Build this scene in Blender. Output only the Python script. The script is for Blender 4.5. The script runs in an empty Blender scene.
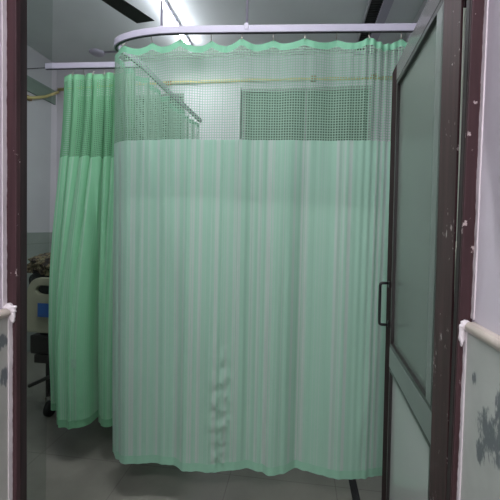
import bpy, bmesh, math, random
from mathutils import Vector, Matrix
from mathutils import noise as mnoise
random.seed(4)
D = bpy.data; S = bpy.context.scene; COL = S.collection
R = math.radians

# ------------------------------------------------------------------ materials
def srgb(c):
    return tuple(((x/255)/12.92 if x/255 <= .04045 else ((x/255+.055)/1.055)**2.4) for x in c) + (1,)

class NT:
    def __init__(s, name):
        s.m = D.materials.new(name); s.m.use_nodes = True
        s.t = s.m.node_tree; s.n = s.t.nodes; s.l = s.t.links
        s.b = s.n['Principled BSDF']; s.out = s.n['Material Output']
    def new(s, t, **k):
        n = s.n.new(t)
        for a, v in k.items(): setattr(n, a, v)
        return n
    def link(s, a, b): s.l.new(a, b)
    def math(s, op, a, b=None, c=None):
        n = s.new('ShaderNodeMath', operation=op)
        for i, v in enumerate((a, b, c)):
            if v is None: continue
            if hasattr(v, 'links'): s.link(v, n.inputs[i])
            else: n.inputs[i].default_value = v
        return n.outputs[0]
    def noise(s, vec, scale, detail=3, rough=.5):
        n = s.new('ShaderNodeTexNoise'); n.inputs['Scale'].default_value = scale
        n.inputs['Detail'].default_value = detail; n.inputs['Roughness'].default_value = rough
        if vec is not None: s.link(vec, n.inputs['Vector'])
        return n.outputs['Fac']
    def ramp(s, fac, stops):
        n = s.new('ShaderNodeValToRGB'); e = n.color_ramp.elements
        while len(e) < len(stops): e.new(.5)
        for el, (p, c) in zip(e, stops): el.position = p; el.color = c
        s.link(fac, n.inputs[0]); return n.outputs[0]
    def mix(s, fac, a, b):
        n = s.new('ShaderNodeMix', data_type='RGBA')
        for k, v in ((0, fac), (6, a), (7, b)):
            if hasattr(v, 'links'): s.link(v, n.inputs[k])
            else: n.inputs[k].default_value = v
        return n.outputs[2]
    def coord(s, which='Object'):
        return s.new('ShaderNodeTexCoord').outputs[which]
    def pos(s):
        return s.new('ShaderNodeNewGeometry').outputs['Position']
    def scalev(s, v, sc, off=(0, 0, 0)):
        n = s.new('ShaderNodeMapping'); n.inputs['Scale'].default_value = sc; n.inputs['Location'].default_value = off
        s.link(v, n.inputs[0]); return n.outputs[0]
    def bump(s, h, strength, dist=.002):
        n = s.new('ShaderNodeBump'); n.inputs['Strength'].default_value = strength; n.inputs['Distance'].default_value = dist
        s.link(h, n.inputs['Height']); s.link(n.outputs[0], s.b.inputs['Normal'])

def plain(name, c, rough=.5, metal=0, var=.12, scale=8, bump=0, spec=.5):
    t = NT(name); c = srgb(c)
    d = tuple(x*(1-var) for x in c[:3]) + (1,); h = tuple(min(1, x*(1+var)) for x in c[:3]) + (1,)
    nz = t.noise(t.pos(), scale, 4)
    t.link(t.ramp(nz, [(.3, d), (.7, h)]), t.b.inputs['Base Color'])
    t.b.inputs['Roughness'].default_value = rough; t.b.inputs['Metallic'].default_value = metal
    t.b.inputs['Specular IOR Level'].default_value = spec
    if bump: t.bump(t.noise(t.pos(), scale*12, 3), bump)
    return t.m

def brown_paint(name, c, chips=.72, rough=.35):
    t = NT(name); c = srgb(c); p = t.pos()
    streak = t.noise(t.scalev(p, (60, 60, 4)), 1, 4)
    base = t.ramp(streak, [(.3, tuple(x*.72 for x in c[:3])+(1,)), (.75, tuple(x*1.35 for x in c[:3])+(1,))])
    ch = t.noise(t.scalev(p, (1, 1, .6)), 75, 5, .65)
    area = t.noise(p, 6, 2)
    m = t.math('MULTIPLY', ch, t.math('ADD', area, .52))
    fac = t.math('GREATER_THAN', m, chips)
    t.link(t.mix(fac, base, srgb((172, 160, 158))), t.b.inputs['Base Color'])
    t.b.inputs['Roughness'].default_value = rough+.15; t.b.inputs['Specular IOR Level'].default_value = .22
    t.bump(ch, .25, .001)
    return t.m

def wall_paint(name, c, rough=.75):
    t = NT(name); c = srgb(c); p = t.pos()
    n1 = t.noise(p, 2.2, 4); 
    t.link(t.ramp(n1, [(.3, tuple(x*.92 for x in c[:3])+(1,)), (.7, c)]), t.b.inputs['Base Color'])
    t.b.inputs['Roughness'].default_value = rough
    t.bump(t.noise(p, 40, 4), .15, .002)
    return t.m

def smeared_tile(name, c, blobs):
    """marble-look wall tile with dark handled-cement smears; blobs = (y, z, ry, rz)"""
    t = NT(name); c = srgb(c); p = t.pos()
    cl = t.noise(p, 9, 5, .6)
    base = t.ramp(cl, [(.35, tuple(x*.86 for x in c[:3])+(1,)), (.65, c)])
    sep = t.new('ShaderNodeSeparateXYZ'); t.link(p, sep.inputs[0])
    tot = None
    for (by, bz, ry, rz) in blobs:
        a = t.math('POWER', t.math('DIVIDE', t.math('SUBTRACT', sep.outputs[1], by), ry), 2)
        b = t.math('POWER', t.math('DIVIDE', t.math('SUBTRACT', sep.outputs[2], bz), rz), 2)
        g = t.math('MAXIMUM', t.math('SUBTRACT', 1, t.math('ADD', a, b)), 0)
        tot = g if tot is None else t.math('MAXIMUM', tot, g)
    nz = t.noise(t.scalev(p, (1, 1.6, .8)), 62, 5, .65)
    v = t.math('MULTIPLY', nz, t.math('POWER', tot, .35))
    fac = t.ramp(v, [(.33, (0, 0, 0, 1)), (.46, (1, 1, 1, 1))])
    # tile joints every 30 cm across, 45 cm up
    t.link(t.mix(fac, base, srgb((100, 105, 108))), t.b.inputs['Base Color'])
    t.b.inputs['Roughness'].default_value = .35
    return t.m

def tile(name, c, w, h, axis_u, rough=.3, joint=(90, 90, 88), off=(0, 0), var=.08, jw=.004):
    t = NT(name); c = srgb(c); p = t.pos()
    sep = t.new('ShaderNodeSeparateXYZ'); t.link(p, sep.inputs[0])
    u = sep.outputs[axis_u[0]]; v = sep.outputs[axis_u[1]]
    fu = t.math('FRACT', t.math('DIVIDE', t.math('ADD', u, 50*w+off[0]), w)); fv = t.math('FRACT', t.math('DIVIDE', t.math('ADD', v, 50*h+off[1]), h))
    j = t.math('MAXIMUM', t.math('LESS_THAN', fu, jw/w), t.math('LESS_THAN', fv, jw/h))
    cl = t.noise(p, 2.5, 5, .6)
    base = t.ramp(cl, [(.3, tuple(x*(1-var*2) for x in c[:3])+(1,)), (.7, tuple(x*(1+var) for x in c[:3])+(1,))])
    t.link(t.mix(j, base, srgb(joint)), t.b.inputs['Base Color'])
    t.b.inputs['Roughness'].default_value = rough
    return t.m

def cloth(name, green, grey, trans=.35, stripes=True):
    t = NT(name); uv = t.coord('UV')
    if stripes:
        n1 = t.noise(t.scalev(uv, (24, .02, 1)), 1, 2, .6)
        n2 = t.noise(t.scalev(uv, (95, .02, 1)), 1, 1, .5)
        v = t.math('ADD', t.math('MULTIPLY', n1, .68), t.math('MULTIPLY', n2, .32))
        col = t.ramp(v, [(.38, tuple(x*.89 for x in srgb(green)[:3])+(1,)), (.46, srgb(green)), (.50, srgb(green)), (.55, srgb(grey)), (.62, tuple(x*.9 for x in srgb(green)[:3])+(1,))])
    else:
        n1 = t.noise(t.scalev(uv, (25, 3, 1)), 1, 3)
        col = t.ramp(n1, [(.3, tuple(x*.9 for x in srgb(green)[:3])+(1,)), (.7, srgb(green))])
    t.link(col, t.b.inputs['Base Color'])
    t.b.inputs['Roughness'].default_value = .5
    t.b.inputs['Specular IOR Level'].default_value = .3
    t.b.inputs['Sheen Weight'].default_value = .2
    tr = t.new('ShaderNodeBsdfTranslucent'); t.link(col, tr.inputs[0])
    mx = t.new('ShaderNodeMixShader'); mx.inputs[0].default_value = trans
    t.link(t.b.outputs[0], mx.inputs[1]); t.link(tr.outputs[0], mx.inputs[2]); t.link(mx.outputs[0], t.out.inputs[0])
    return t.m

def net(name, c, pitch=.0160, thread=.30, trans=.25):
    t = NT(name); uv = t.coord('UV')
    sep = t.new('ShaderNodeSeparateXYZ'); t.link(uv, sep.inputs[0])
    fu = t.math('FRACT', t.math('DIVIDE', sep.outputs[0], pitch)); fv = t.math('FRACT', t.math('DIVIDE', sep.outputs[1], pitch))
    j = t.math('MAXIMUM', t.math('LESS_THAN', fu, thread), t.math('LESS_THAN', fv, thread))
    t.b.inputs['Base Color'].default_value = srgb(c); t.b.inputs['Roughness'].default_value = .6
    tl = t.new('ShaderNodeBsdfTranslucent'); tl.inputs[0].default_value = srgb(c)
    m1 = t.new('ShaderNodeMixShader'); m1.inputs[0].default_value = trans
    t.link(t.b.outputs[0], m1.inputs[1]); t.link(tl.outputs[0], m1.inputs[2])
    tp = t.new('ShaderNodeBsdfTransparent')
    m2 = t.new('ShaderNodeMixShader'); t.link(j, m2.inputs[0])
    t.link(tp.outputs[0], m2.inputs[1]); t.link(m1.outputs[0], m2.inputs[2]); t.link(m2.outputs[0], t.out.inputs[0])
    return t.m

def emit(name, c, s):
    t = NT(name); t.b.inputs['Base Color'].default_value = srgb(c)
    t.b.inputs['Emission Color'].default_value = srgb(c); t.b.inputs['Emission Strength'].default_value = s
    return t.m

M = {}
M['ceiling'] = wall_paint('ceiling_paint', (222, 226, 226))
M['wall'] = wall_paint('ward_wall_paint', (196, 194, 198))
M['passage'] = wall_paint('passage_wall_paint', (206, 200, 208))
M['filler'] = plain('white_filler', (226, 220, 222), .8, var=.06, bump=.4)
M['tileR'] = smeared_tile('passage_tile_right', (178, 182, 176), [(.605, 1.125, .060, .050), (.668, 1.192, .010, .016), (.57, 1.17, .045, .060), (.636, 1.085, .02, .03)])
M['tileL'] = smeared_tile('passage_tile_left', (176, 176, 170), [(.685, 1.19, .018, .022), (.694, 1.115, .018, .030), (.65, 1.14, .02, .05)])
M['border'] = plain('dado_border_tile', (178, 168, 158), .3, var=.12, scale=20)
M['floor'] = tile('ward_floor', (128, 127, 118), .6, .6, (0, 1), .22, (108, 107, 99), (.37, .33), .1, .005)
M['pfloor'] = tile('passage_floor', (120, 118, 110), .6, .6, (0, 1), .3)
M['strip'] = plain('black_granite', (26, 25, 26), .2)
M['dado'] = tile('ward_dado', (150, 158, 152), .3, .3, (0, 2), .3, (112, 116, 112))
M['jamb'] = brown_paint('jamb_paint', (66, 46, 49), .72)
M['jambdark'] = brown_paint('jamb_side_darker', (50, 41, 42), .80)  # darker tone for the side section of the jambs
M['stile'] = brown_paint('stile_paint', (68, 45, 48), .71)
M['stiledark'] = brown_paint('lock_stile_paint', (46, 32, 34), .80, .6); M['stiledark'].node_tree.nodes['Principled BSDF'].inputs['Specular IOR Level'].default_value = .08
M['bead'] = plain('dark_bead', (42, 38, 38), .3)
M['rail'] = plain('door_rail_glare_grey', (92, 88, 90), .22, var=.1)  # brown top rail, its glare put into the grey colour
M['midrail'] = plain('door_mid_rail_laminate', (112, 118, 114), .30, var=.08)
M['panel'] = plain('upper_panel_laminate', (104, 112, 106), .26, var=.03, scale=2)
M['panel2'] = plain('lower_panel_laminate', (180, 184, 180), .18, var=.03, scale=2)
M['edge'] = plain('door_edge_strip', (206, 222, 202), .4)
M['black'] = plain('black_plastic', (18, 18, 20), .35)
M['steel'] = plain('worn_steel', (165, 160, 150), .35, .8, .2, 60)
M['white_metal'] = plain('white_enamel', (168, 164, 178), .35, var=.04)
M['grey_metal'] = plain('grey_enamel', (150, 150, 154), .35, var=.06)
M['conduit'] = plain('yellow_conduit', (206, 192, 132), .4, var=.1)
M['conduit_brown'] = plain('brown_coupling', (150, 120, 80), .5)
M['cloth'] = cloth('curtain_cloth', (164, 206, 184), (190, 206, 197), .32)
M['tophem'] = cloth('curtain_top_hem', (122, 184, 150), (150, 206, 180), .25, False)
M['hem'] = cloth('curtain_hem', (156, 208, 180), (150, 206, 180), .25, False)
M['net'] = net('curtain_net', (146, 180, 158), .0125, .33)
M['cloth2'] = cloth('side_curtain_cloth', (146, 210, 168), (172, 212, 186), .42)
M['hem2'] = cloth('side_curtain_hem', (126, 190, 146), (150, 206, 170), .3, False)
M['net2'] = net('side_curtain_net', (116, 176, 134), .0125, .6)
M['glassgreen'] = plain('green_window_glass', (66, 98, 78), .45, var=.1, scale=3)
M['frost'] = plain('grey_green_glass', (122, 138, 128), .4, var=.05)
M['alu'] = plain('window_frame_metal', (128, 134, 130), .4, .3)
M['fan'] = plain('brown_fan_blade', (38, 34, 34), .35)
M['louvre'] = plain('dark_louvre', (48, 48, 48), .5)
M['tube'] = emit('lamp_tube', (244, 248, 255), 32)
M['cream'] = plain('cream_plastic', (158, 158, 136), .4, var=.05)
M['blue'] = plain('blue_sticker', (44, 92, 160), .4, var=.05)
M['bedmetal'] = plain('dark_bed_frame', (40, 38, 36), .45)
M['mattress'] = plain('dark_green_mattress', (34, 44, 38), .5)
M['rubber'] = plain('black_rubber', (20, 20, 20), .6)
t = NT('blanket_pattern'); nz = t.noise(t.scalev(t.coord(), (1, 1, 1)), 16, 3, .6)
t.link(t.ramp(nz, [(.38, srgb((30, 28, 26))), (.46, srgb((66, 54, 44))), (.52, srgb((128, 116, 86))), (.58, srgb((44, 48, 38))), (.66, srgb((150, 140, 108)))]), t.b.inputs['Base Color'])
t.b.inputs['Roughness'].default_value = .9; M['blanket'] = t.m
# clear plastic strip
t = NT('clear_plastic'); g = t.new('ShaderNodeBsdfTransparent'); g.inputs[0].default_value = (.76, .80, .78, 1)
gl = t.new('ShaderNodeBsdfGlossy'); gl.inputs['Roughness'].default_value = .12; gl.inputs[0].default_value = (.8, .85, .82, 1)
mx = t.new('ShaderNodeMixShader'); fr = t.new('ShaderNodeFresnel'); fr.inputs[0].default_value = 1.15
t.link(fr.outputs[0], mx.inputs[0]); t.link(g.outputs[0], mx.inputs[1]); t.link(gl.outputs[0], mx.inputs[2]); t.link(mx.outputs[0], t.out.inputs[0]); M['plastic'] = t.m

# ------------------------------------------------------------------ geometry helpers
def finish(name, bm, mat, parent=None, smooth=False, bevel=0):
    me = D.meshes.new(name); bmesh.ops.recalc_face_normals(bm, faces=bm.faces)
    bm.to_mesh(me); bm.free(); o = D.objects.new(name, me); COL.objects.link(o)
    me.materials.append(M[mat] if isinstance(mat, str) else mat)
    if smooth:
        for p in me.polygons: p.use_smooth = True
    if bevel:
        b = o.modifiers.new('bevel', 'BEVEL'); b.width = bevel; b.segments = 2; b.limit_method = 'ANGLE'
    if parent: o.parent = parent
    return o
def bx(bm, x0, x1, y0, y1, z0, z1):
    vs = [bm.verts.new((x, y, z)) for x in (x0, x1) for y in (y0, y1) for z in (z0, z1)]
    for f in ((0, 1, 3, 2), (4, 6, 7, 5), (0, 4, 5, 1), (2, 3, 7, 6), (0, 2, 6, 4), (1, 5, 7, 3)): bm.faces.new([vs[i] for i in f])
def box(name, x0, x1, y0, y1, z0, z1, mat, parent=None, bevel=0):
    bm = bmesh.new(); bx(bm, x0, x1, y0, y1, z0, z1); return finish(name, bm, mat, parent, False, bevel)
def tube(bm, pts, r, seg=10, caps=True):
    pts = [Vector(p) for p in pts]; rings = []
    for i, p in enumerate(pts):
        d = (pts[min(i+1, len(pts)-1)] - pts[max(i-1, 0)]).normalized()
        a = d.cross(Vector((0, 0, 1)))
        if a.length < .05: a = d.cross(Vector((1, 0, 0)))
        a.normalize(); b = d.cross(a)
        rr = r[i] if isinstance(r, (list, tuple)) else r
        rings.append([bm.verts.new(p + a*rr*math.cos(2*math.pi*k/seg) + b*rr*math.sin(2*math.pi*k/seg)) for k in range(seg)])
    for q, w in zip(rings, rings[1:]):
        for k in range(seg): bm.faces.new((q[k], q[(k+1) % seg], w[(k+1) % seg], w[k]))
    if caps: bm.faces.new(rings[0]); bm.faces.new(rings[-1])
def tubeobj(name, pts, r, mat, parent=None, seg=10):
    bm = bmesh.new(); tube(bm, pts, r, seg); return finish(name, bm, mat, parent, True)
def sweep(bm, pts, w, h):
    """rectangular section (w across, h tall) along a path in plan"""
    pts = [Vector(p) for p in pts]; rings = []
    for i, p in enumerate(pts):
        d = (pts[min(i+1, len(pts)-1)] - pts[max(i-1, 0)]).normalized(); n = Vector((d.y, -d.x, 0)).normalized()
        rings.append([bm.verts.new(p + n*a + Vector((0, 0, b))) for a, b in ((-w/2, -h/2), (w/2, -h/2), (w/2, h/2), (-w/2, h/2))])
    for q, s_ in zip(rings, rings[1:]):
        for k in range(4): bm.faces.new((q[k], q[(k+1) % 4], s_[(k+1) % 4], s_[k]))
    bm.faces.new(rings[0]); bm.faces.new(rings[-1])
def thing(name, loc, label=None, cat=None, group=None, rz=0):
    o = D.objects.new(name, None); COL.objects.link(o); o.location = loc; o.rotation_euler = (0, 0, rz); o.empty_display_size = .05
    return tag(o, label, cat, group)
def tag(o, label=None, cat=None, group=None, kind=None):
    if label: o['label'] = label
    if cat: o['category'] = cat
    if group: o['group'] = group
    if kind: o['kind'] = kind
    return o
def struct(o, label=None): return tag(o, label, None, None, 'structure')
def sbox(name, *a, label=None, bevel=0): return struct(box(name, *a, bevel=bevel), label)

# ------------------------------------------------------------------ setting
CZ = 3.36; XL, XR = -2.98, .97; YB = 4.2; YF = .71
sbox('floor', XL-.1, XR+.1, YF+.15, YB+.1, -.1, 0, 'floor', label='grey polished tiled floor of the ward under the curtains')
sbox('floor_passage', -.9, .6, -1.6, YF+.15, -.1, 0, 'pfloor', label='tiled floor of the passage before the doorway')
sbox('ceiling', XL-.1, XR+.1, YF, YB+.1, CZ, CZ+.1, 'ceiling', label='grey painted ward ceiling with tube light and fan')
sbox('ceiling_passage', -.9, .6, -1.6, YF, 2.9, 3.0, 'passage', label='white ceiling of the passage before the doorway')
sbox('wall_back', XL-.1, XR+.1, YB, YB+.1, 0, CZ, 'wall', label='pale grey back wall of the ward')
sbox('wall_left', XL-.1, XL, YF, YB, 0, CZ, 'wall', label='pale grey left wall of the ward, behind the bed')
sbox('wall_right', XR, XR+.1, YF, YB, 0, CZ, 'wall', label='pale grey right wall of the ward, behind the door')
sbox('wall_front_left', XL, -.70, YF, YF+.15, 0, CZ, 'passage', label='doorway wall left of the door frame')
sbox('wall_front_right', .36, XR, YF, YF+.15, 0, CZ, 'passage', label='doorway wall right of the door frame')
sbox('wall_front_top', -.70, .36, YF, YF+.15, 2.16, CZ, 'passage', label='wall over the doorway')
sbox('wall_passage_left', -.74, -.62, -1.6, YF, 1.25, 2.9, 'passage', label='white painted wall left of the doorway above the tiles')
sbox('wall_passage_right', .311, .43, -1.6, YF, 1.27, 2.9, 'passage', label='white painted wall right of the doorway above the tiles')
sbox('wall_dado_left', -.74, -.607, -1.6, YF, 0, 1.242, 'tileL', label='grey tiled lower wall left of the doorway with dark smears')
sbox('wall_dado_right', .300, .43, -1.6, YF, 0, 1.264, 'tileR', label='grey tiled lower wall right of the doorway with dark smears')
def ogee(name, xw, sgn, z0, z1, pr, label):
    bm = bmesh.new(); prof = []
    for k in range(9):
        a = math.pi*k/8; prof.append((xw + sgn*pr*math.sin(a)**.7, z0+(z1-z0)*k/8))
    prof += [(xw - sgn*.01, z1), (xw - sgn*.01, z0)]
    a = [bm.verts.new((x, -1.6, z)) for x, z in prof]; b = [bm.verts.new((x, YF-.012, z)) for x, z in prof]
    n = len(a)
    for i in range(n): bm.faces.new((a[i], a[(i+1) % n], b[(i+1) % n], b[i]))
    bm.faces.new(a); bm.faces.new(b)
    return struct(finish(name, bm, 'border', smooth=False), label)
ogee('trim_1', -.607, 1, 1.240, 1.258, .008, 'beige border strip on the tiles left of the doorway')
ogee('trim_2', .300, -1, 1.262, 1.281, .006, 'beige border strip on the tiles right of the doorway')
# rough white filler along the frame
def filler(name, x, y, z0, z1, w, sgn, label, seed):
    rnd = random.Random(seed); bm = bmesh.new(); n = int((z1-z0)/.006); L = []
    k = 0
    for i in range(n+1):
        z = z0+(z1-z0)*i/n; k = .7*k + .3*rnd.uniform(-1, 1); ww = w*(1+.6*k)
        L.append([bm.verts.new(v) for v in ((x, y-.010, z), (x+sgn*.003, y-.011, z), (x+sgn*ww, y-.0035, z), (x+sgn*ww, y+.001, z), (x, y+.001, z))])
    for a, b in zip(L, L[1:]):
        for j in range(5): bm.faces.new((a[j], a[(j+1) % 5], b[(j+1) % 5], b[j]))
    bm.faces.new(L[0]); bm.faces.new(L[-1])
    return struct(finish(name, bm, 'filler', smooth=False), label)
filler('trim_3', -.6205, YF, 1.262, 2.88, .0028, 1, 'rough white plaster edge left of the frame above the tiles', 1)
filler('trim_4', .3115, YF, 1.285, 2.88, .0026, -1, 'rough white plaster edge right of the frame above the tiles', 2)
filler('trim_5', -.6075, YF, .02, 1.24, .0030, 1, 'rough white plaster edge left of the frame beside the tiles', 3)
filler('trim_6', .3005, YF, .02, 1.262, .0026, -1, 'rough white plaster edge right of the frame beside the tiles', 4)
bm = bmesh.new()
def lump(bm, c, rx, ry, rz, seed):
    rnd = random.Random(seed); r = bmesh.ops.create_icosphere(bm, subdivisions=3, radius=1)
    for v in r['verts']:
        k = 1+.22*math.sin(v.co.x*5+seed)*math.sin(v.co.z*7+seed*2)+rnd.uniform(-.05, .05)
        v.co = Vector((c[0]+v.co.x*rx*k, c[1]+v.co.y*ry*k, c[2]+v.co.z*rz*k))
lump(bm, (-.612, YF-.002, 1.256), .017, .008, .011, 1); lump(bm, (-.604, YF-.003, 1.243), .008, .006, .016, 2)
struct(finish('trim_7', bm, 'filler', smooth=True), 'white plaster blob on the left frame at the tile top')
bm = bmesh.new(); lump(bm, (.299, YF-.002, 1.272), .009, .008, .010, 3); lump(bm, (.294, YF-.002, 1.255), .005, .005, .022, 5)
struct(finish('trim_8', bm, 'filler', smooth=True), 'white plaster blob on the right frame at the tile top')

# door frame (fixed): two jambs and a head
fr = struct(thing('trim_9', (-.14, YF, 0)), 'chipped dark brown door frame around the doorway')
def jamb(xs, nm):
    """stepped section, list of (x0,x1,y0,y1)"""
    bm = bmesh.new()
    for (a, b, c, d) in xs: bx(bm, a+.14, b+.14, c-YF, d-YF, 0, 2.16)
    return finish(nm, bm, 'jamb', fr, False, .002)
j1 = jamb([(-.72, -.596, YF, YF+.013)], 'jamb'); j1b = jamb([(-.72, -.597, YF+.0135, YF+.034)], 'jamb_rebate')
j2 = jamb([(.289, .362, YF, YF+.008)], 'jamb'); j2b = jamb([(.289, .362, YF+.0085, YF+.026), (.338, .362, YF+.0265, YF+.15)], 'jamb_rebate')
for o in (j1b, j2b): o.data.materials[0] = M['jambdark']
box('frame_head', -.645+.14, .362+.14, 0, .15, 2.10, 2.16, 'jamb', fr, .002)

# ------------------------------------------------------------------ the open door
A = Vector((.323, .83, 0)); B = Vector((.353, 1.55, 0)); DL = (B-A).length
ang = math.atan2((B-A).y, (B-A).x)
# local frame: +x along the leaf from hinge to free edge, +y = the face seen (to the left), z up
TILT = R(.5)   # the leaf hangs slightly out of plumb
door = thing('door_1', A + Vector((-math.sin(ang), math.cos(ang), 0))*(-1.2*math.sin(TILT)), rz=ang)
door.rotation_euler = (-TILT, 0, ang)
struct(door, 'open brown-framed laminate door swung into the ward on the right')
ZT = 2.065; W = .722; T = .034
def dbox(n, u0, u1, v0, v1, z0, z1, m, par=door, bev=.0015): return box(n, u0, u1, v0, v1, z0, z1, m, par, bev)
dbox('hinge_stile', 0, .112, -T, 0, .012, ZT, 'stile')
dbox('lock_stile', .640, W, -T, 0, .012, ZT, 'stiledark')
dbox('top_rail', .112, .640, -T, -.0005, 2.00, ZT, 'rail')
dbox('mid_rail', .112, .640, -T, -.0005, .915, .995, 'midrail')
dbox('bottom_rail', .112, .640, -T, -.0005, .012, .13, 'stile')
def ring(n, u0, u1, z0, z1, w, v0, v1, m, wl=None):
    bm = bmesh.new(); wl = wl or w
    bx(bm, u0, u0+wl, v0, v1, z0, z1); bx(bm, u1-w, u1, v0, v1, z0, z1)
    bx(bm, u0+wl, u1-w, v0, v1, z0, z0+w); bx(bm, u0+wl, u1-w, v0, v1, z1-w, z1)
    return finish(n, bm, m, door, False, .001)
up = dbox('upper_panel', .112, .640, -.024, -.012, .995, 2.00, 'panel')
lo = dbox('lower_panel', .112, .640, -.024, -.012, .13, .915, 'panel2')
ring('glazing_bead', .113, .639, .996, 1.999, .014, -.012, -.001, 'bead')
ring('glazing_bead', .113, .639, .131, .914, .012, -.012, -.001, 'bead')
tag(dbox('cover_strip', .1125, .168, -.012, -.001, .01+.996, 1.985, 'midrail'), 'grey green strip beside the hinge stile')
dbox('edge_strip', -.003, 0, -.030, -.004, .02, 1.93, 'edge')
for z in (1.32, .72, .25):
    h = dbox('hinge', -.006, -.003, -.026, -.006, z, z+.10, 'steel')
    bm = bmesh.new(); tube(bm, [(-.008, -.006, z), (-.008, -.006, z+.10)], .005, 10); finish('hinge_knuckle', bm, 'steel', h, True)
h = dbox('hinge', -.006, 0, -.026, -.004, 1.90, 2.02, 'stiledark')
# pull handle
bm = bmesh.new(); z0, z1 = 1.072, 1.235; pj = .036
pts = [(.662, .003, z0)] + [(.662, pj-.010+.010*math.sin(a), z0+.010-.010*math.cos(a)) for a in [math.pi/2*k/5 for k in range(6)]] \
    + [(.662, pj-.010+.010*math.cos(a), z1-.010+.010*math.sin(a)) for a in [math.pi/2*k/5 for k in range(6)]] + [(.662, .003, z1)]
tube(bm, pts, .0055, 12)
hb = finish('handle', bm, 'black', door, True); hb['label'] = 'black bow handle'
for z in (z0, z1):
    o = box('handle_foot', .650, .674, .0, .006, z-.016 if z == z1 else z-.008, z+.008 if z == z1 else z+.016, 'black', hb, .002)

# clear plastic strip hanging at the left jamb
bm = bmesh.new()
xs = [(-.640, -.640), ]
n = 14
# hung from the head just behind the frame, edge leaning slightly outward towards the floor
def pl_pt(u, v):   # u 0..1 across, v 0 bottom..1 top
    xr = -.688 + .028*v
    x = -.90 + u*(xr+.90); y = .918 + .004*math.sin(u*3.1*2) 
    return (x, y, .03 + v*(2.30-.03))
g = [[bm.verts.new(pl_pt(i/n, j/30)) for i in range(n+1)] for j in range(31)]
for j in range(30):
    for i in range(n): bm.faces.new((g[j][i], g[j][i+1], g[j+1][i+1], g[j+1][i]))
ps = thing('plastic_strip', (0, 0, 0), 'clear plastic strip hanging inside the doorway beside the left jamb', 'plastic strip')
o = finish('strip_sheet', bm, 'plastic', ps, True)
box('strip_holder', -.90, -.655, .862, .922, 2.29, 2.33, 'grey_metal', ps, .002)

# ------------------------------------------------------------------ curtain rails and curtains
def catmull(P, n=12):
    out = []
    P = [Vector(p) for p in P]; Q = [2*P[0]-P[1]] + P + [2*P[-1]-P[-2]]
    for i in range(1, len(Q)-2):
        for k in range(n):
            t = k/n; a, b, c, d = Q[i-1:i+3]
            out.append(.5*((2*b)+(-a+c)*t+(2*a-5*b+4*c-d)*t*t+(-a+3*b-3*c+d)*t**3))
    out.append(P[-1]); return out
RZ = 2.395
front_path = [Vector((.955, 1.895, 0)), Vector((.75, 1.880, 0)), Vector((.3, 1.846, 0)), Vector((-.2, 1.808, 0)), Vector((-.62, 1.777, 0))]
arc = []
for k in range(1, 13):
    a = math.pi/2*k/12
    arc.append(Vector((-.66-.345*math.sin(a), 1.915-.14*math.cos(a), 0)))
side = [Vector((-.965, 2.15, 0)), Vector((-.955, 2.6, 0)), Vector((-.935, 3.0, 0)), Vector((-.925, 3.24, 0))]
PATH = catmull(front_path, 8)[:-1] + [front_path[-1]] + arc + catmull([arc[-1]]+side, 6)[1:]
def arclen(P):
    L = [0]
    for a, b in zip(P, P[1:]): L.append(L[-1]+(b-a).length)
    return L
PL = arclen(PATH)
def along(P, L, s):
    s = max(0, min(L[-1], s))
    lo_, hi = 0, len(L)-1
    while hi-lo_ > 1:
        m = (lo_+hi)//2
        if L[m] <= s: lo_ = m
        else: hi = m
    t = (s-L[lo_])/(L[hi]-L[lo_]); p = P[lo_].lerp(P[hi], t)
    a = P[max(lo_-1, 0)]; b = P[min(hi+1, len(P)-1)]; d = (b-a).normalized()
    return p, Vector((d.y, -d.x, 0))*-1   # normal towards the doorway for a path running right to left

def rail(name, P, label, hangers, z=RZ, w=.022, h=.034):
    o = thing(name, P[len(P)//2].xyz + Vector((0, 0, z)), label, 'curtain rail')
    bm = bmesh.new(); base = o.location
    sweep(bm, [p+Vector((0, 0, z))-base for p in P], w, h); tr = finish('track', bm, 'white_metal', o, False, .002)
    # dark slot underneath
    bm = bmesh.new(); sweep(bm, [p+Vector((0, 0, z-h/2-.001))-base for p in P], w*.35, .003); finish('track_slot', bm, 'black', o)
    for (x, y) in hangers:
        hg = box('hanger_clamp', x-.010-base.x, x+.010-base.x, y-.013-base.y, y+.013-base.y, z-.004-base.z, z+.026-base.z, 'white_metal', o, .002)
        bm = bmesh.new(); tube(bm, [(x-base.x, y-base.y, z+.02-base.z), (x-base.x, y-base.y, CZ-.004-base.z)], .006, 10); finish('hanger_rod', bm, 'white_metal', o, True)
        bm = bmesh.new(); tube(bm, [(x-base.x, y-base.y, CZ-.010-base.z), (x-base.x, y-base.y, CZ-base.z)], .03, 16); finish('ceiling_plate', bm, 'white_metal', o, True)
    return o
RP = [p for p in PATH]
rail('curtain_rail', RP + [Vector((-.922, 3.30, 0))], 'white curved curtain rail bending back at its left end above the wide curtain',
     [(-.707, 1.788), (-.282, 1.802), (.86, 1.888)])
SIDEP = [Vector((-1.575, 2.118, 0)), Vector((-1.35, 2.125, 0)), Vector((-1.03, 2.14, 0)), Vector((-.978, 2.142, 0))]
rail('curtain_rail', SIDEP, 'short straight white curtain rail above the green gathered curtain', [], z=2.40)
# thin wire from the rail end to the left wall
w_ = tubeobj('wire', [(-2.985, 2.10, 2.387), (-2.3, 2.105, 2.375), (-1.575, 2.117, 2.393)], .003, 'black')
tag(w_, 'thin dark wire running from the short rail to the left wall', 'wire')

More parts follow.
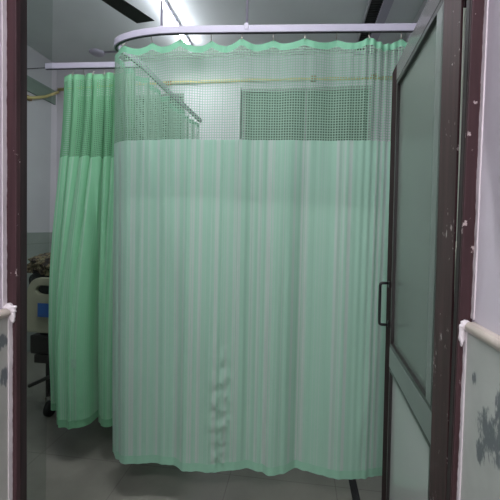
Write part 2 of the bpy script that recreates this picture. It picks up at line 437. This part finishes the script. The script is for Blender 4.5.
hem_pts = [(-1.0, 1.83), (-.95, 1.77), (-.902, 1.748), (-.852, 1.748), (-.739, 1.776), (-.632, 1.778), (-.551, 1.744), (-.403, 1.754), (-.308, 1.794), (-.233, 1.815), (-.165, 1.803), (-.121, 1.772), (-.063, 1.805), (.011, 1.858), (.062, 1.85), (.132, 1.824), (.234, 1.811), (.334, 1.836), (.454, 1.879), (.56, 1.84), (.7, 1.9), (.9, 1.87), (1.1, 1.9)]
def interp(P, x):
    if x <= P[0][0]: return P[0][1]
    for (a, b), (c, d) in zip(P, P[1:]):
        if x <= c:
            t = (x-a)/(c-a); t = t*t*(3-2*t); return b+(d-b)*t
    return P[-1][1]
def gauss(x, m, s): return math.exp(-((x-m)/s)**2)
def sm(x): x = max(0, min(1, x)); return x*x*(3-2*x)

HOOK = .151
TOPZ = 2.350; BOT = .20; NETZ = 1.868
def front_point(s, v):
    """v: 1 at the top edge, 0 at the hem"""
    p, n = along(PATH, PL, s)
    ph = (s - 0.054)/HOOK
    scallop = .026*abs(math.sin(math.pi*ph))**.9*(1+.25*math.sin(s*5.3))
    z = BOT + (TOPZ-BOT)*v - scallop*sm((v-.80)/.17)
    d = 1-v
    onfront = sm((2.0-p.y)/.10)
    off = 0
    # follow the hem's waviness on the front, plain folds on the side
    base = interp(hem_pts, p.x) + .03 - p.y
    off += -base*n.y*-1*onfront*0
    dy = base*onfront*sm(d*1.15)
    off += .010*math.cos(2*math.pi*ph*.5)*(1-sm(d*2.2))
    small = .0018*math.sin(2*math.pi*s/.061+1.3) + .0014*math.sin(2*math.pi*s/.043+2*math.sin(s*4)) + .0055*math.sin(2*math.pi*s/.122+.8*math.sin(s*3+1))
    off += small*(.45+.25*d)*onfront
    off += (1-onfront)*(.030*math.sin(2*math.pi*s/.11)+.010*math.sin(2*math.pi*s/.21))*(.6+.4*d)
    # gathered part by the free edge of the door
    off += gauss(p.x, .36, .09)*.007*math.sin(2*math.pi*s/.035)*(.35+v*.65)*onfront
    # crease by the seam
    cr = gauss(p.x, -.375, .045)*sm((1.05-z)/.5)*onfront
    if cr > .01: off += cr*(.013*mnoise.noise(Vector((s*22, z*17, 0)))+.008*mnoise.noise(Vector((s*60, z*48, 3))))
    off += -.006*gauss(p.x, -.383, .006)*onfront
    # diagonal drag fold low on the right
    off += .008*gauss(p.x-(.30+.16*(z-.3)), 0, .035)*gauss(z, .55, .35)*onfront
    if p.y < 2.02: off += 0
    q = p + n*off; q.y += dy
    q.x += (.035*d-.012)*sm((-.80-p.x)/.14)*sm((2.25-p.y)/.2)
    return Vector((q.x, q.y, z))

def sheet(name, fn, s0, s1, ns, rows, mat, parent, uvz):
    bm = bmesh.new(); uvl = bm.loops.layers.uv.new('UVMap'); base = parent.location
    G = []
    for v in rows:
        G.append([])
        for i in range(ns+1):
            s = s0+(s1-s0)*i/ns
            p = fn(s, v) if not callable(v) else fn(s, v(s))
            G[-1].append((bm.verts.new(p-base), s, p.z))
    for a, b in zip(G, G[1:]):
        for i in range(ns):
            f = bm.faces.new((a[i][0], a[i+1][0], b[i+1][0], b[i][0]))
            for l, q in zip(f.loops, (a[i], a[i+1], b[i+1], b[i])): l[uvl].uv = (q[1], q[2])
            f.smooth = True
    me = D.meshes.new(name); bm.to_mesh(me); bm.free(); o = D.objects.new(name, me); COL.objects.link(o)
    me.materials.append(M[mat]); o.parent = parent
    return o
def rows_between(v0, v1, n): return [v0+(v1-v0)*k/n for k in range(n+1)]
vn = (NETZ-BOT)/(TOPZ-BOT)
cur = thing('curtain', (-.3, 1.8, BOT), 'wide pale green striped curtain with net top hanging across the doorway view', 'curtain')
S0, S1 = .12, PL[-1]-.04
NS = int((S1-S0)/.0055)
sheet('cloth_panel', front_point, S0, S1, NS, rows_between(.020, vn, 130), 'cloth', cur, 0)
sheet('bottom_hem', front_point, S0, S1, NS, rows_between(0, .020, 3), 'hem', cur, 0)
sheet('net_header', front_point, S0, S1, NS, rows_between(vn, .9855, 20), 'net', cur, 0)
sheet('top_hem', front_point, S0, S1, NS, rows_between(.9855, 1, 3), 'tophem', cur, 0)
# hooks
k0 = math.ceil((S0-.054)/HOOK); s = k0*HOOK+.054
while s < S1:
    p, n = along(PATH, PL, s); b = cur.location
    t0 = front_point(s, 1)
    bm = bmesh.new(); tube(bm, [p+Vector((0, 0, RZ-.017))-b, p+Vector((0, 0, RZ-.030))-b, t0-b+Vector((0, -.002, .002)), t0-b+Vector((0, -.005, -.012))], .0022, 8)
    finish('hook', bm, 'steel', cur, True); s += HOOK

# gathered green curtain on the left
SL = [0, 1.0]
hemL = [(0, 2.13), (.05, 2.11), (.13, 2.10), (.20, 2.09), (.27, 1.985), (.40, 1.965), (.52, 1.97), (.60, 2.04), (.64, 2.15), (.69, 2.07), (.78, 2.02), (.86, 2.03), (1, 2.12)]
def left_point(s, v):
    """s 0..1 across the gathered curtain, v 1 at the top"""
    d = 1-v; top = 2.350 - .018*abs(math.sin(s*math.pi*7))
    zb = .240 + (.025 if s < .20 else 0)*(1-sm((s-.16)/.04)) 
    z = zb+(top-zb)*v
    xl = -1.478 - .095*sm(d*1.5) + .02*sm((d-.75)*4) ; xr = -1.02 - .0*d
    x = xl+(xr-xl)*s
    ytop = 2.128 + .028*math.sin(s*2*math.pi*7) + .010*math.sin(s*2*math.pi*11+1)
    ybot = interp(hemL, s) + .009*math.sin(s*2*math.pi*8+.6)
    k = sm(d*1.1)
    x += .014*math.cos(s*2*math.pi*7)*(1-k*.5)
    # overlapping fold that closes towards a crease near two thirds
    cx = .48+.16*sm(d*1.3)
    y = ytop*(1-k)+ybot*k + .05*gauss(s, cx, .025)*sm(d*1.5)*(1-.2*k)
    x += .012*gauss(s, cx-.05, .05)*k
    cr = gauss(s, .57, .07)*sm((.9-z)/.5)
    y += cr*.004*math.sin(z*90+s*30)
    return Vector((x, y, z))
lc = thing('curtain', (-1.28, 2.1, .215), 'gathered bright green curtain with net top hanging left of the wide curtain', 'curtain')
vn2 = (1.846-.215)/(2.350-.215)
def sheetL(name, v0, v1, n, mat):
    o = sheet(name, left_point, 0, 1, 260, rows_between(v0, v1, n), mat, lc, 0)
    for l in o.data.uv_layers[0].data: l.uv = (l.uv[0]*1.5, l.uv[1])
    return o
sheetL('cloth_panel', .022, vn2, 70, 'cloth2'); sheetL('bottom_hem', 0, .022, 3, 'hem2')
sheetL('net_header', vn2, .985, 14, 'net2'); sheetL('top_hem', .985, 1, 3, 'hem2')
for k in range(1, 8):
    s = (k-.5+.5)/7.0-.0; s = min(s, .999)
    t0 = left_point(s if k < 7 else .99, 1); b = lc.location
    bm = bmesh.new(); tube(bm, [Vector((t0.x, 2.118+(t0.x+1.575)*.04, 2.384))-b, Vector((t0.x, 2.12+(t0.x+1.575)*.04, 2.366))-b, t0-b, t0-b+Vector((0, -.004, -.012))], .0022, 8)
    finish('hook', bm, 'steel', lc, True)
p = left_point(.52, .20)
lab = box('care_tag', p.x-.016-lc.location.x, p.x+.016-lc.location.x, p.y-.010-lc.location.y, p.y-.008-lc.location.y, .60-lc.location.z, .65-lc.location.z, 'white_metal', lc)
lab.data.materials[0] = plain('pale_label', (150, 196, 168), .7)

# ------------------------------------------------------------------ ward fittings
def windowobj(name, axis, c, half, z0, z1, ncol, label, extra=None):
    """axis 'y': in the back wall (c = y of wall face, half = (x0,x1)); axis 'x': in the left wall"""
    o = struct(thing(name, ((half[0]+half[1])/2, c, z0) if axis == 'y' else (c, (half[0]+half[1])/2, z0)), label)
    m = (half[0]+half[1])/2; h = (half[1]-half[0])/2
    def b(n, a0, a1, d0, d1, zz0, zz1, mt, bev=.003):
        if axis == 'y': return box(n, a0, a1, -d1, -d0, zz0, zz1, mt, o, bev)
        return box(n, d0, d1, a0, a1, zz0, zz1, mt, o, bev)
    H = z1-z0; fw = .035
    bm = bmesh.new(); seg = [(-h, h, 0, fw), (-h, h, H-fw, H), (-h, -h+fw, fw, H-fw), (h-fw, h, fw, H-fw)]
    for a0, a1, q0, q1 in seg:
        if axis == 'y': bx(bm, a0, a1, -.04, 0, q0, q1)
        else: bx(bm, 0, .018, a0, a1, q0, q1)
    finish('window_frame', bm, 'alu' if axis == 'y' else 'frost', o, False, .003)
    cw = (2*h-2*fw)/ncol
    for i in range(ncol):
        b('pane', -h+fw+i*cw+.004, -h+fw+(i+1)*cw-.004, .010, .016, fw, H-fw, 'glassgreen' if axis == 'y' else 'frost', 0)
        if i: b('mullion', -h+fw+i*cw-.012, -h+fw+i*cw+.012, .004, .034, fw, H-fw, 'alu')
    return o
windowobj('window_1', 'y', YB, (-.685, .73), 1.45, 2.99, 2, 'wide green glazed window seen through the net of the wide curtain')
windowobj('window_3', 'y', YB, (-2.75, -1.345), 1.45, 2.96, 2, 'wide green glazed window left of the white pillar, behind the curtains')
windowobj('window_2', 'x', XL, (2.9, 4.16), 2.865, 3.03, 1, 'low green ventilator window high on the left wall')
pil = sbox('wall_pillar', -1.34, -.695, YB-.10, YB, 0, 2.99, 'wall', label='white pillar on the back wall left of the window')
# dado of the ward
sbox('baseboard_back', XL, -1.345, YB-.012, YB, 0, 1.33, 'dado', label='grey tiled lower part of the back wall behind the bed')
sbox('baseboard_left', XL, XL+.012, 1.0, YB-.013, 0, 1.33, 'dado', label='grey tiled lower part of the left wall')
sbox('trim_10', .313, .355, .87, 3.6, .0, .002, 'strip', label='black inlay strip in the floor below the wide curtain')
# conduit
cd = thing('conduit', (0, YB-.02, 3.09), 'yellowish pipe running along the back wall below the ceiling', 'pipe')
bm = bmesh.new(); tube(bm, [(-2.94, -.005, -.035), (-1.9, 0, .005), (-.6, 0, .005), (.1, 0, -.005), (.965, 0, -.02)], .017, 12); finish('pipe', bm, 'conduit', cd, True)
for x in (-2.45, -1.55, .10, .75): box('coupling', x-.035, x+.035, -.024, .020, -.028, .026, 'conduit_brown', cd, .006)
cd2 = thing('conduit', (XL+.015, 3.9, 2.8), 'yellowish pipe sloping up the left wall below the ventilator', 'pipe')
bm = bmesh.new(); tube(bm, [(.01, -1.2, -.03), (.01, -.30, -.03), (.018, -.15, .008), (.018, .05, .09), (.018, .18, .165), (.018, .28, .225)], .016, 12); finish('pipe', bm, 'conduit', cd2, True)
box('coupling', -.02, .022, -.26, -.16, -.032, .016, 'conduit_brown', cd2, .006)

# tube light
tl = thing('tube_light', (-1.195, 3.27, CZ), 'long lit white tube light on the ceiling above the curved rail', 'ceiling light', 'tube lights')
del tl['group']
box('light_body', -.018, .018, -.60, .60, -.045, 0, 'white_metal', tl, .004)
bm = bmesh.new(); tube(bm, [(0, -.585, -.062), (0, .585, -.062)], .017, 14); finish('lamp_tube', bm, 'tube', tl, True)
for y in (-.60, .585): box('end_cap', -.02, .02, y, y+.015, -.085, -.045, 'white_metal', tl, .003)
# added second batten, unseen above the view, to light the wide curtain
t2 = thing('tube_light', (-.5, 1.25, CZ), 'added unseen lit white tube light on the ceiling close to the doorway wall', 'ceiling light')
box('light_body', -.60, .60, -.032, .032, -.045, 0, 'white_metal', t2, .004)
bm = bmesh.new(); tube(bm, [(-.585, 0, -.062), (.585, 0, -.062)], .017, 14); finish('lamp_tube', bm, 'tube', t2, True)
for x in (-.60, .585): box('end_cap', x, x+.015, -.02, .02, -.085, -.045, 'white_metal', t2, .003)

# ceiling fan, only one blade reaches the view
fx, fy, fz = -1.467, 2.165, 3.0
fan = thing('ceiling_fan', (fx, fy, fz), 'dark brown ceiling fan with one blade reaching in above the rail', 'fan')
bm = bmesh.new(); tube(bm, [(0, 0, -.07), (0, 0, -.06), (0, 0, .02), (0, 0, .05)], [.05, .10, .11, .05], 28); finish('motor', bm, 'fan', fan, True)
bm = bmesh.new(); tube(bm, [(0, 0, .04), (0, 0, CZ-fz-.05)], .012, 12); finish('down_rod', bm, 'fan', fan, True)
bm = bmesh.new(); tube(bm, [(0, 0, CZ-fz-.09), (0, 0, CZ-fz)], [.05, .07], 20); finish('canopy', bm, 'fan', fan, True)
a0 = math.atan2(.923, .384)
for k in range(3):
    a = a0+k*2*math.pi/3; c, s_ = math.cos(a), math.sin(a)
    bm = bmesh.new(); rings = []
    for i in range(13):
        u = i/12; r = .17+u*.475; w = .045+.017*math.sin(min(1, u*1.3)*math.pi/2); 
        ring_ = []
        for q, zz in ((-w, .006), (w, -.010), (w, -.006), (-w, .010)):
            rr = r + (.03*(-q/w) if i == 12 else 0)
            ring_.append(bm.verts.new((rr*c - q*s_, rr*s_ + q*c, zz)))
        rings.append(ring_)
    for p_, q_ in zip(rings, rings[1:]):
        for j in range(4): bm.faces.new((p_[j], p_[(j+1) % 4], q_[(j+1) % 4], q_[j]))
    bm.faces.new(rings[0]); bm.faces.new(rings[-1]); bl = finish('blade', bm, 'fan', fan)
    bm = bmesh.new(); tube(bm, [(.09*c, .09*s_, .0), (.2*c, .2*s_, .006)], .012, 8); finish('blade_arm', bm, 'fan', bl)

# ceiling louvre fitting on the right
ve = thing('ceiling_vent', (.575, 3.55, CZ), 'long dark slatted vent with white edge on the ceiling at the right', 'vent')
box('vent_frame', -.060, -.048, -.55, .52, -.05, 0, 'grey_metal', ve, .002)
box('vent_body', .048, .125, -.55, .52, -.07, 0, 'white_metal', ve, .004)
box('vent_backing', -.048, .048, -.55, .52, -.010, 0, 'black', ve)
bm = bmesh.new()
for k in range(30):
    y = -.535+k*.0355; bx(bm, -.048, .048, y, y+.011, -.045, -.012)
finish('slats', bm, 'louvre', ve)
cv = box('end_cover', -.060, .125, .52, .54, -.072, 0, 'white_metal', ve, .002)
box('end_cover', -.060, .125, -.57, -.55, -.072, 0, 'white_metal', ve, .002)
# small ceiling rose at left above the short rail
rs = thing('ceiling_rose', (-2.30, 3.93, CZ), 'small round white fitting on the ceiling above the short rail', 'ceiling fitting')
bm = bmesh.new(); tube(bm, [(0, 0, 0), (0, 0, -.012), (0, 0, -.03), (0, 0, -.034)], [.085, .085, .06, .02], 24); finish('cover', bm, 'white_metal', rs, True)
bm = bmesh.new(); tube(bm, [(.09, 0, -.008), (.75, -.02, -.008)], .010, 8); finish('cable_cover', bm, 'white_metal', rs, True)

# ------------------------------------------------------------------ hospital bed behind the green curtain
BX0, BX1, BY0, BY1 = -1.90, -1.02, 2.36, 4.12
bed = thing('hospital_bed', ((BX0+BX1)/2, (BY0+BY1)/2, 0), 'cream hospital bed with blue sticker standing behind the green curtain', 'bed')
bc = bed.location
def L(x, y, z): return Vector((x-bc.x, y-bc.y, z))
def bbox(n, x0, x1, y0, y1, z0, z1, m, bev=.004, par=bed): return box(n, x0-bc.x, x1-bc.x, y0-bc.y, y1-bc.y, z0, z1, m, par, bev)
def endboard(y, z0, z1, nm):
    """rounded cream board with two hand holes, built as a grid with holes then solidified"""
    bm = bmesh.new(); w = BX1-BX0; h = z1-z0; nx, nz = 72, 36
    def inside(x, z):
        r = .11
        cx = min(max(x, r), w-r); cz = min(z, h-r)
        if z > h-r and ((x-cx)**2+(z-cz)**2) > r*r: return False
        for hx in (.17, w-.17):
            if ((x-hx)/.105)**4+((z-(h-.085))/.036)**2 < 1: return False
        return True
    V = {}
    def vt(i, j):
        if (i, j) not in V: V[(i, j)] = bm.verts.new((BX0+w*i/nx-bc.x, y-bc.y, z0+h*j/nz))
        return V[(i, j)]
    for i in range(nx):
        for j in range(nz):
            if inside(w*(i+.5)/nx, h*(j+.5)/nz): bm.faces.new((vt(i, j), vt(i+1, j), vt(i+1, j+1), vt(i, j+1)))
    # smooth the stair-stepped outline
    bverts = [v for v in bm.verts if v.is_boundary]
    for _ in range(6):
        new = {}
        for v in bverts:
            nb = [e.other_vert(v) for e in v.link_edges if e.is_boundary]
            if len(nb) == 2 and v.co.z > z0+.02: new[v] = v.co*.5+(nb[0].co+nb[1].co)*.25
        for v, c in new.items(): v.co = c
    o = finish(nm, bm, 'cream', bed, True); so = o.modifiers.new('solid', 'SOLIDIFY'); so.thickness = .035; so.offset = -1
    b = o.modifiers.new('bevel', 'BEVEL'); b.width = .008; b.segments = 3; b.limit_method = 'ANGLE'
    return o
fb = endboard(BY0, .665, 1.055, 'footboard'); hb_ = endboard(BY1, .60, 1.15, 'headboard')
stk = box('sticker', -1.785-bc.x, -1.66-bc.x, BY0-.040-bc.y, BY0-.0345-bc.y, .79, .885, 'blue', fb); stk['label'] = 'blue sticker'
stk.location = (0, 0, 0)
bbox('bed_frame', BX0+.04, BX1-.04, BY0+.02, BY1-.04, .44, .50, 'bedmetal', .006)
bbox('motor_box', BX0-.0, BX0+.30, BY0+.03, BY0+.32, .50, .635, 'bedmetal', .01)
# mattress: flat then raised at the head
bm = bmesh.new(); prof = [(BY0+.06, .58), (3.2, .58), (3.75, .80), (BY1-.05, .98)]
sec = []
for y, z in prof:
    sec.append([bm.verts.new(L(x, y, zz)) for x, zz in ((BX0+.05, z), (BX1-.05, z), (BX1-.05, z+.12), (BX0+.05, z+.12))])
for a, b in zip(sec, sec[1:]):
    for j in range(4): bm.faces.new((a[j], a[(j+1) % 4], b[(j+1) % 4], b[j]))
bm.faces.new(sec[0]); bm.faces.new(sec[-1]); finish('mattress', bm, 'mattress', bed, False, .02)
bbox('mattress_base', BX0+.05, BX1-.05, BY0+.05, 3.2, .51, .575, 'bedmetal', .004)
for x in (BX0+.08, BX1-.08):
    for y in (BY0+.12, BY1-.20):
        bm = bmesh.new(); tube(bm, [L(x, y, .16), L(x, y, .45)], .018, 10); lg = finish('leg', bm, 'bedmetal', bed, True)
        bm = bmesh.new(); tube(bm, [L(x-.016, y+.02, .056), L(x+.016, y+.02, .056)], .056, 24); finish('caster', bm, 'rubber', lg, True)
        bm = bmesh.new(); tube(bm, [L(x-.024, y+.02, .056), L(x-.024, y, .14), L(x, y, .17), L(x+.024, y, .14), L(x+.024, y+.02, .056)], .007, 8); finish('caster_fork', bm, 'steel', lg, True)
bm = bmesh.new(); tube(bm, [L(BX0-.06, BY0+.10, .23), L(BX0+.14, BY0+.10, .33), L(BX0+.34, BY0+.10, .44)], .014, 10); finish('crank_bar', bm, 'bedmetal', bed, True)
bbox('cross_bar', BX0+.08, BX1-.08, BY0+.11, BY0+.14, .16, .20, 'bedmetal')
# rumpled patterned blanket on the bed
bm = bmesh.new(); r = bmesh.ops.create_icosphere(bm, subdivisions=6, radius=1)
for v in r['verts']:
    d_ = v.co.copy(); k = 1+.22*mnoise.noise(d_*2.2)+.10*mnoise.noise(d_*6)
    zz = d_.z*k*.17
    v.co = Vector((d_.x*k*.36, d_.y*k*.22, max(zz*.75, -.06)))
bl = finish('blanket', bm, 'blanket', None, True); bl.location = (-1.74, 2.68, 1.115)
tag(bl, 'rumpled brown and black patterned blanket on top of the dark bedding at the bed foot', 'blanket')
bm = bmesh.new(); r = bmesh.ops.create_icosphere(bm, subdivisions=5, radius=1)
for v in r['verts']:
    d_ = v.co.copy(); k = 1+.06*mnoise.noise(d_*3)
    v.co = Vector((math.copysign(abs(d_.x)**.5, d_.x)*.34*k, math.copysign(abs(d_.y)**.5, d_.y)*.19*k, math.copysign(abs(d_.z)**.6, d_.z)*.180*k))
bd = finish('folded_bedding', bm, plain('dark_bedding', (34, 38, 36), .9, var=.3, scale=20), None, True); bd.location = (-1.72, 2.68, .915)
tag(bd, 'pile of dark folded bedding at the foot of the hospital bed under the patterned blanket', 'bedding')
bm = bmesh.new(); r = bmesh.ops.create_icosphere(bm, subdivisions=5, radius=1)
for v in r['verts']:
    d_ = v.co.copy(); k = 1+.10*mnoise.noise(d_*3)
    v.co = Vector((math.copysign(abs(d_.x)**.7, d_.x)*.28*k, math.copysign(abs(d_.y)**.7, d_.y)*.16*k, math.copysign(abs(d_.z)**.8, d_.z)*.07*k))
pl = finish('pillow', bm, plain('dark_green_pillow', (44, 52, 44), .8), None, True); pl.location = (-1.46, 3.80, 1.00); pl.rotation_euler = (R(24), 0, 0)
tag(pl, 'dark pillow at the raised head end of the hospital bed', 'pillow')

# ------------------------------------------------------------------ lights
def area(name, loc, rot, sx, sy, power, col=(1, 1, 1)):
    l = D.lights.new(name, 'AREA'); l.shape = 'RECTANGLE'; l.size = sx; l.size_y = sy; l.energy = power; l.color = col
    o = D.objects.new(name, l); COL.objects.link(o); o.location = loc; o.rotation_euler = rot; return o
area('tube_glow', (-1.195, 3.27, CZ-.09), (0, 0, 0), .05, 1.17, 17, (.93, .98, 1))
area('added_light_front', (-.5, 1.25, CZ-.09), (0, 0, 0), 1.17, .05, 26, (.95, .98, 1))  # light of the added front batten
# added passage lamp, unseen behind the viewer, to light walls and curtain
pt = thing('tube_light', (.0, -.75, 2.9), 'added unseen lit white tube light on the passage ceiling outside the doorway', 'ceiling light')
box('light_body', -.29, .29, -.03, .03, -.045, 0, 'white_metal', pt, .004)
bm = bmesh.new(); tube(bm, [(-.28, 0, -.062), (.28, 0, -.062)], .017, 14); finish('lamp_tube', bm, 'tube', pt, True)
area('added_light_passage', (.0, -.75, 2.9-.09), (0, 0, 0), .56, .05, 21, (1, .96, 1))  # light of the added passage lamp
wd = D.worlds.new('world'); S.world = wd; wd.use_nodes = True
wd.node_tree.nodes['Background'].inputs[0].default_value = (.98, .95, .97, 1); wd.node_tree.nodes['Background'].inputs[1].default_value = 2.0

# ------------------------------------------------------------------ camera
y, p, r = R(7.7), R(2.0), R(1.25)
fwd = Vector((-math.sin(y)*math.cos(p), math.cos(y)*math.cos(p), -math.sin(p)))
right = fwd.cross(Vector((0, 0, 1))).normalized(); upv = right.cross(fwd)
r2 = math.cos(r)*right+math.sin(r)*upv; u2 = -math.sin(r)*right+math.cos(r)*upv
cam = D.cameras.new('camera'); co = D.objects.new('camera', cam); COL.objects.link(co)
co.matrix_world = Matrix(((r2.x, u2.x, -fwd.x, 0), (r2.y, u2.y, -fwd.y, 0), (r2.z, u2.z, -fwd.z, 1.44), (0, 0, 0, 1)))
cam.sensor_width = 36; cam.lens = 36*370/500; cam.clip_start = .02; cam.shift_y = -9.7/500
S.camera = co
S.view_settings.view_transform = 'Standard'; S.view_settings.look = 'None'; S.view_settings.gamma = 1
S.view_settings.exposure = .15
